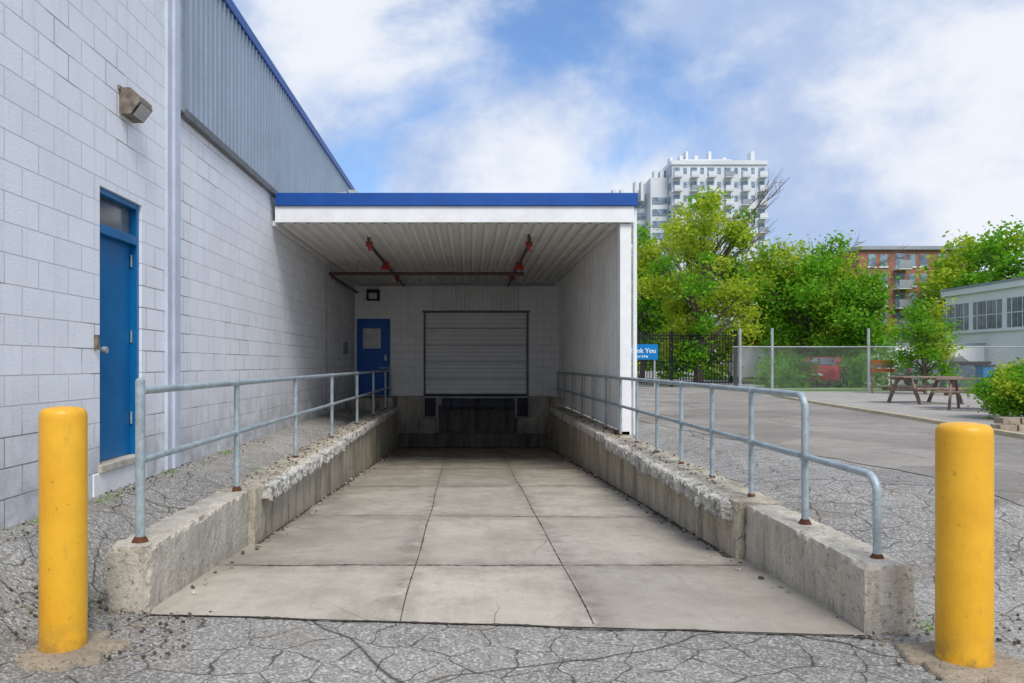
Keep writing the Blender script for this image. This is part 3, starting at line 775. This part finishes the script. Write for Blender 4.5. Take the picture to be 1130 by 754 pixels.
for sx_,sy__ in spots:
    for i in range(50):
        x=sx_+rng.gauss(0,.04); y=sy__+rng.gauss(0,.1); z=gz(x,y); hgt=rng.uniform(.015,.05); a=rng.uniform(0,6.28); o=len(vs)
        vs+=[(x,y,z),(x+.006*math.cos(a),y+.006*math.sin(a),z),(x+rng.gauss(0,.02),y+rng.gauss(0,.02),z+hgt)]; fs.append((o,o+1,o+2))
b_.add(vs,fs,'leafG'); b_.obj('weeds')

# ---------------------------------------------------------------- far buildings
def facade_tower(name,x0,x1,y0,y1,zt,floors,bays,wallk):
    e=empty(name); b_=B(); b_.box(x0,x1,y0,y1,0,zt,wallk); b_.obj('walls',e)
    fh=zt/floors; bw=(x1-x0)/bays; w=B(); s_=B()
    for i in range(floors):
        for j in range(bays):
            if j%2==0:
                w.box(x0+j*bw+bw*.12,x0+(j+1)*bw-bw*.12,y0-.06,y0+.1,i*fh+fh*.1,i*fh+fh*.8,'glassfar')
                s_.box(x0+j*bw+.05,x0+(j+1)*bw-.05,y0-1.4,y0-.061,i*fh-.02,i*fh+.18,wallk)
                s_.box(x0+j*bw+.05,x0+(j+1)*bw-.05,y0-1.45,y0-1.38,i*fh+.18,i*fh+1.1,wallk if (i+j)%5 else 'towerdark')
            else: w.box(x0+j*bw+bw*.3,x0+(j+1)*bw-bw*.3,y0-.06,y0+.1,i*fh+fh*.35,i*fh+fh*.78,'glassfar')
    nb=max(2,int((y1-y0)/4)); by=(y1-y0)/nb
    for i in range(floors):
        for j in range(nb):
            w.box(x0-.12,x0+.1,y0+j*by+by*.25,y0+(j+1)*by-by*.25,i*fh+fh*.3,i*fh+fh*.8,'glassfar')
    w.obj('windows',e); s_.obj('balconies',e)
    p=B(); p.box(x0-.3,x1+.3,y0-.3,y1+.3,zt+.002,zt+.8,wallk); p.obj('parapet',e)
    return e
TD=150; ts=F/TD
X=lambda px:(px-517)/ts
Z=lambda py:CZ+(402-py)/ts
e=facade_tower('apartment_tower',X(742),X(845),TD,TD+18,Z(182),15,11,'tower')
p=B(); p.box(X(758),X(815),TD+4,TD+14,Z(176.4),Z(170),'tower'); p.box(X(722),X(741.5),TD+3,TD+18,0,Z(192),'tower'); p.box(X(700),X(721.5),TD+7,TD+20,0,Z(205),'tower'); p.box(X(675),X(699.5),TD+10,TD+22,0,Z(212),'tower')
for i in range(15):
    z=Z(212)*(i+.3)/15; p.box(X(676),X(699),TD+9.8,TD+10.1,z,z+1.2,'glassfar'); p.box(X(702),X(720),TD+6.8,TD+7.1,z,z+1.2,'glassfar'); p.box(X(724),X(740),TD+2.8,TD+3.1,z,z+1.2,'glassfar')
rr=random.Random(4)
for px in(746,757,764,774,783,790,797,806,822,838,728,735,706,713,690,681):
    hgt=(rr.choice([160,167,171,165]) if px>740 else (182 if px>720 else (194 if px>699 else 203))); zb=Z(hgt+22)
    p.box(X(px),X(px+rr.uniform(2.5,4.5)),TD+4.5,TD+6.5,zb,Z(hgt),'tower')
p.obj('rooftop_blocks',e)
BD=95; bs=F/BD; Xb=lambda px:(px-517)/bs; Zb=lambda py:CZ+(402-py)/bs
e=empty('brick_apartment_building'); p=B(); p.box(Xb(948),Xb(1075),BD,BD+20,0,Zb(276),'brick'); p.box(Xb(946),Xb(1077),BD-.4,BD+20.4,Zb(276)+.003,Zb(272),'towerdark'); p.obj('walls',e)
p=B()
for i in range(5):
    z=Zb(294+i*21.5)
    for px in(958,971,1002,1015,1035,1050):
        p.box(Xb(px),Xb(px+8),BD-.06,BD+.1,z,z+1.5,'glassfar'); p.box(Xb(px)-.1,Xb(px+8)+.1,BD-.1,BD-.061,z-.2,z,'tower')
    p.box(Xb(986),Xb(1000),BD-1.3,BD-.002,z-.5,z-.3,'tower'); p.box(Xb(986),Xb(1000),BD-1.35,BD-1.3,z-.3,z+.6,'towerdark'); p.box(Xb(988),Xb(998),BD-.05,BD+.1,z-.3,z+1.6,'glassfar')
p.obj('windows_and_balconies',e)
e=empty('factory_building'); FX=27; p=B()
p.box(FX,FX+20,12,43.6,0,5.3,'facwhite'); p.box(FX-.15,FX+20.2,11.8,43.8,5.301,5.7,'facwhite'); p.box(FX-.2,FX-.15,11.8,43.8,5.62,5.72,'trimgrey'); p.obj('walls',e)
p=B(); y=13
while y<42.5:
    for k in range(3):
        p.box(FX-.03,FX+.1,y+k*.75,y+k*.75+.68,3.35,4.05,'glass'); p.box(FX-.03,FX+.1,y+k*.75,y+k*.75+.68,4.12,4.8,'glass')
        p.box(FX-.04,FX-.031,y+k*.75+.31,y+k*.75+.36,3.35,4.8,'facwhite')
    y+=2.6
p.box(FX-.12,FX-.002,12,43,3.18,3.30,'facwhite')
p.obj('window_strip',e)
b_=B(); b_.box(20.5,26.8,40,40.3,.4,2.5,'facwhite'); b_.box(20.4,26.85,39.95,40.35,2.5,2.6,'trimgrey'); b_.obj('boundary_wall')
b_=B(); nx_=at(973,29)
for x in(nx_-.35,nx_+.35): b_.tube([(x,29,.4),(x,29,1.65)],.035,'wood',8)
for i in range(3): b_.box(nx_-.42,nx_+.42,28.93,28.96,1.2+i*.16,1.33+i*.16,'orange' if i!=1 else 'wood')
b_.obj('notice_board')
b_=B(); xx=at(1052,34)
b_.box(xx,xx+1.6,34,35,.4,1.5,'carblue'); b_.box(xx-.05,xx+1.65,33.95,35.05,1.5,1.62,'black'); b_.box(xx+.1,xx+.2,33.9,34,.4,.6,'black'); b_.obj('waste_container')
b_=B()
for px,c,hh in((1085,'signblue',1.0),(1098,'carwhite',.8),(1112,'carred',.7)):
    xx=at(px,32.5); b_.box(xx,xx+.5,32.5,33,.4,.4+hh,c); b_.box(xx-.03,xx+.53,32.46,33.04,.4+hh,.47+hh,'black'); b_.tube([(xx-.02,32.9,.46),(xx+.05,32.9,.46)],.08,'black',10)
b_.obj('waste_bins')

def car(name,cx,cy,rot,paint,van=False):
    e=empty(name); mt=Matrix.Translation((cx,cy,.4))@Matrix.Rotation(rot,4,'Z')
    L=4.5 if not van else 5.2; W=.88 if not van else .98
    if van: prof=[(-2.6,.35),(-2.6,1.0),(-2.55,2.15),(1.3,2.2),(1.9,1.25),(2.5,1.05),(2.6,.7),(2.6,.35)]; cab=[(1.25,2.05),(1.85,1.25),(.7,1.25),(.7,2.05)]
    else: prof=[(-2.25,.32),(-2.28,.75),(-2.1,.98),(-1.5,1.02),(-.95,1.42),(.3,1.46),(1.0,1.0),(2.0,.85),(2.25,.6),(2.22,.32)]; cab=[(-1.35,1.02),(-.9,1.36),(.28,1.40),(.88,1.0)]
    b_=B(); vs=[]
    wz=lambda z: W*(1-max(0,z-.9)*.28) if not van else W*(1-max(0,z-1.2)*.08)
    for s_ in(-1,1):
        for x,z in prof: vs.append(mt@Vector((x,s_*wz(z),z)))
    n=len(prof); b_.add(vs,[tuple(range(n))[::-1],tuple(range(n,2*n))]+[(i,(i+1)%n,(i+1)%n+n,i+n) for i in range(n)],paint); b_.obj('body',e,.05)
    b_=B()
    for s_ in(-1,1):
        b_.add([mt@Vector((x,s_*(wz(z)+.012),z)) for x,z in cab],[(0,1,2,3)],'glass')
    wv=W*.8
    if not van:
        b_.add([mt@Vector(v) for v in((-1.48,-wv*.9,1.07),(-1.48,wv*.9,1.07),(-1.03,wv*.85,1.40),(-1.03,-wv*.85,1.40))],[(0,1,2,3)],'glass')
        for s_ in(-1,1): b_.obox(mt@Vector((-2.27,s_*.68,.80)),(.06,.25,.14),rot,'red')
        b_.obox(mt@Vector((-2.28,0,.62)),(.05,.5,.12),rot,'signwhite')
    a,c=(prof[3],prof[4]) if van else (prof[5],prof[6])
    b_.add([mt@Vector(v) for v in((a[0]+.08,-wv*.9,a[1]-.04),(a[0]+.08,wv*.9,a[1]-.04),(c[0]+.03,wv,c[1]+.04),(c[0]+.03,-wv,c[1]+.04))],[(0,1,2,3)],'glass'); b_.obj('windows',e)
    b_=B()
    for x in(-L*.3,L*.31):
        for s_ in(-1,1):
            b_.tube([mt@Vector((x,s_*(W-.18),.33)),mt@Vector((x,s_*(W+.02),.33))],.33,'black',20); b_.tube([mt@Vector((x,s_*(W+.02),.33)),mt@Vector((x,s_*(W+.03),.33))],.19,'galv',14)
    b_.obj('wheels',e)
car('parked_car',at(912,38),38,R(55),'carred'); car('parked_van',at(828,46),46,R(78),'carwhite',True); car('parked_car',at(990,41),41,R(5),'carwhite'); car('parked_car',at(1045,38.4),38.4,R(0),'carblue')

# ---------------------------------------------------------------- light
elev,az=R(50),R(164)
d=Vector((math.sin(az)*math.cos(elev),math.cos(az)*math.cos(elev),math.sin(elev)))
sun=bpy.data.lights.new('sun','SUN'); sun.energy=2.8; sun.angle=R(24); sun.color=(1,.955,.89)
so=bpy.data.objects.new('sun',sun); col.objects.link(so); so.rotation_euler=(-d).to_track_quat('-Z','Y').to_euler()
w=bpy.data.worlds.new('World'); scene.world=w; w.use_nodes=True; nt=w.node_tree; N=nt.nodes; L=nt.links
bg=N['Background']; sky=N.new('ShaderNodeTexSky'); sky.sky_type='NISHITA'; sky.sun_disc=False; sky.sun_elevation=elev; sky.sun_rotation=az
sky.air_density=1.2; sky.dust_density=.6; sky.ozone_density=2.5
tc=N.new('ShaderNodeTexCoord'); mp=N.new('ShaderNodeMapping'); mp.inputs['Scale'].default_value=(1,1,1.35); mp.inputs['Location'].default_value=(.9,.2,.15)
L.new(tc.outputs['Generated'],mp.inputs[0])
n1=N.new('ShaderNodeTexNoise'); n1.inputs['Scale'].default_value=2.6; n1.inputs['Detail'].default_value=7; n1.inputs['Roughness'].default_value=.56; n1.inputs['Distortion'].default_value=.2; L.new(mp.outputs[0],n1.inputs[0])
n2=N.new('ShaderNodeTexNoise'); n2.inputs['Scale'].default_value=2.3; n2.inputs['Detail'].default_value=6; n2.inputs['Roughness'].default_value=.6; L.new(mp.outputs[0],n2.inputs[0])
r1=N.new('ShaderNodeMapRange'); r1.interpolation_type='SMOOTHSTEP'; r1.inputs[1].default_value=.36; r1.inputs[2].default_value=.55; L.new(n1.outputs[0],r1.inputs[0]); r1.inputs[3].default_value=.08; r1.inputs[4].default_value=.97
r2=N.new('ShaderNodeMapRange'); r2.interpolation_type='SMOOTHSTEP'; r2.inputs[1].default_value=.40; r2.inputs[2].default_value=.60; L.new(n2.outputs[0],r2.inputs[0])
cm=N.new('ShaderNodeMix'); cm.data_type='RGBA'; L.new(r2.outputs[0],cm.inputs[0]); cm.inputs[6].default_value=(3.0,3.8,5.5,1); cm.inputs[7].default_value=(6.0,6.2,6.6,1)
tint=N.new('ShaderNodeMix'); tint.data_type='RGBA'; tint.blend_type='MULTIPLY'; tint.inputs[0].default_value=1; L.new(sky.outputs[0],tint.inputs[6]); tint.inputs[7].default_value=(.70,.90,1.15,1)
mx=N.new('ShaderNodeMix'); mx.data_type='RGBA'; L.new(r1.outputs[0],mx.inputs[0]); L.new(tint.outputs[2],mx.inputs[6]); L.new(cm.outputs[2],mx.inputs[7])
L.new(mx.outputs[2],bg.inputs[0]); bg.inputs[1].default_value=.15

# ---------------------------------------------------------------- camera
cam=bpy.data.cameras.new('cam'); co=bpy.data.objects.new('camera',cam); col.objects.link(co)
co.location=(0,0,CZ); co.rotation_euler=(math.pi/2,0,0); cam.sensor_width=36; cam.lens=36*F/1130
cam.shift_x=48/1130; cam.shift_y=25/1130; cam.clip_end=3000; cam.clip_start=.05
scene.camera=co
scene.view_settings.view_transform='Standard'; scene.view_settings.look='None'; scene.view_settings.exposure=0
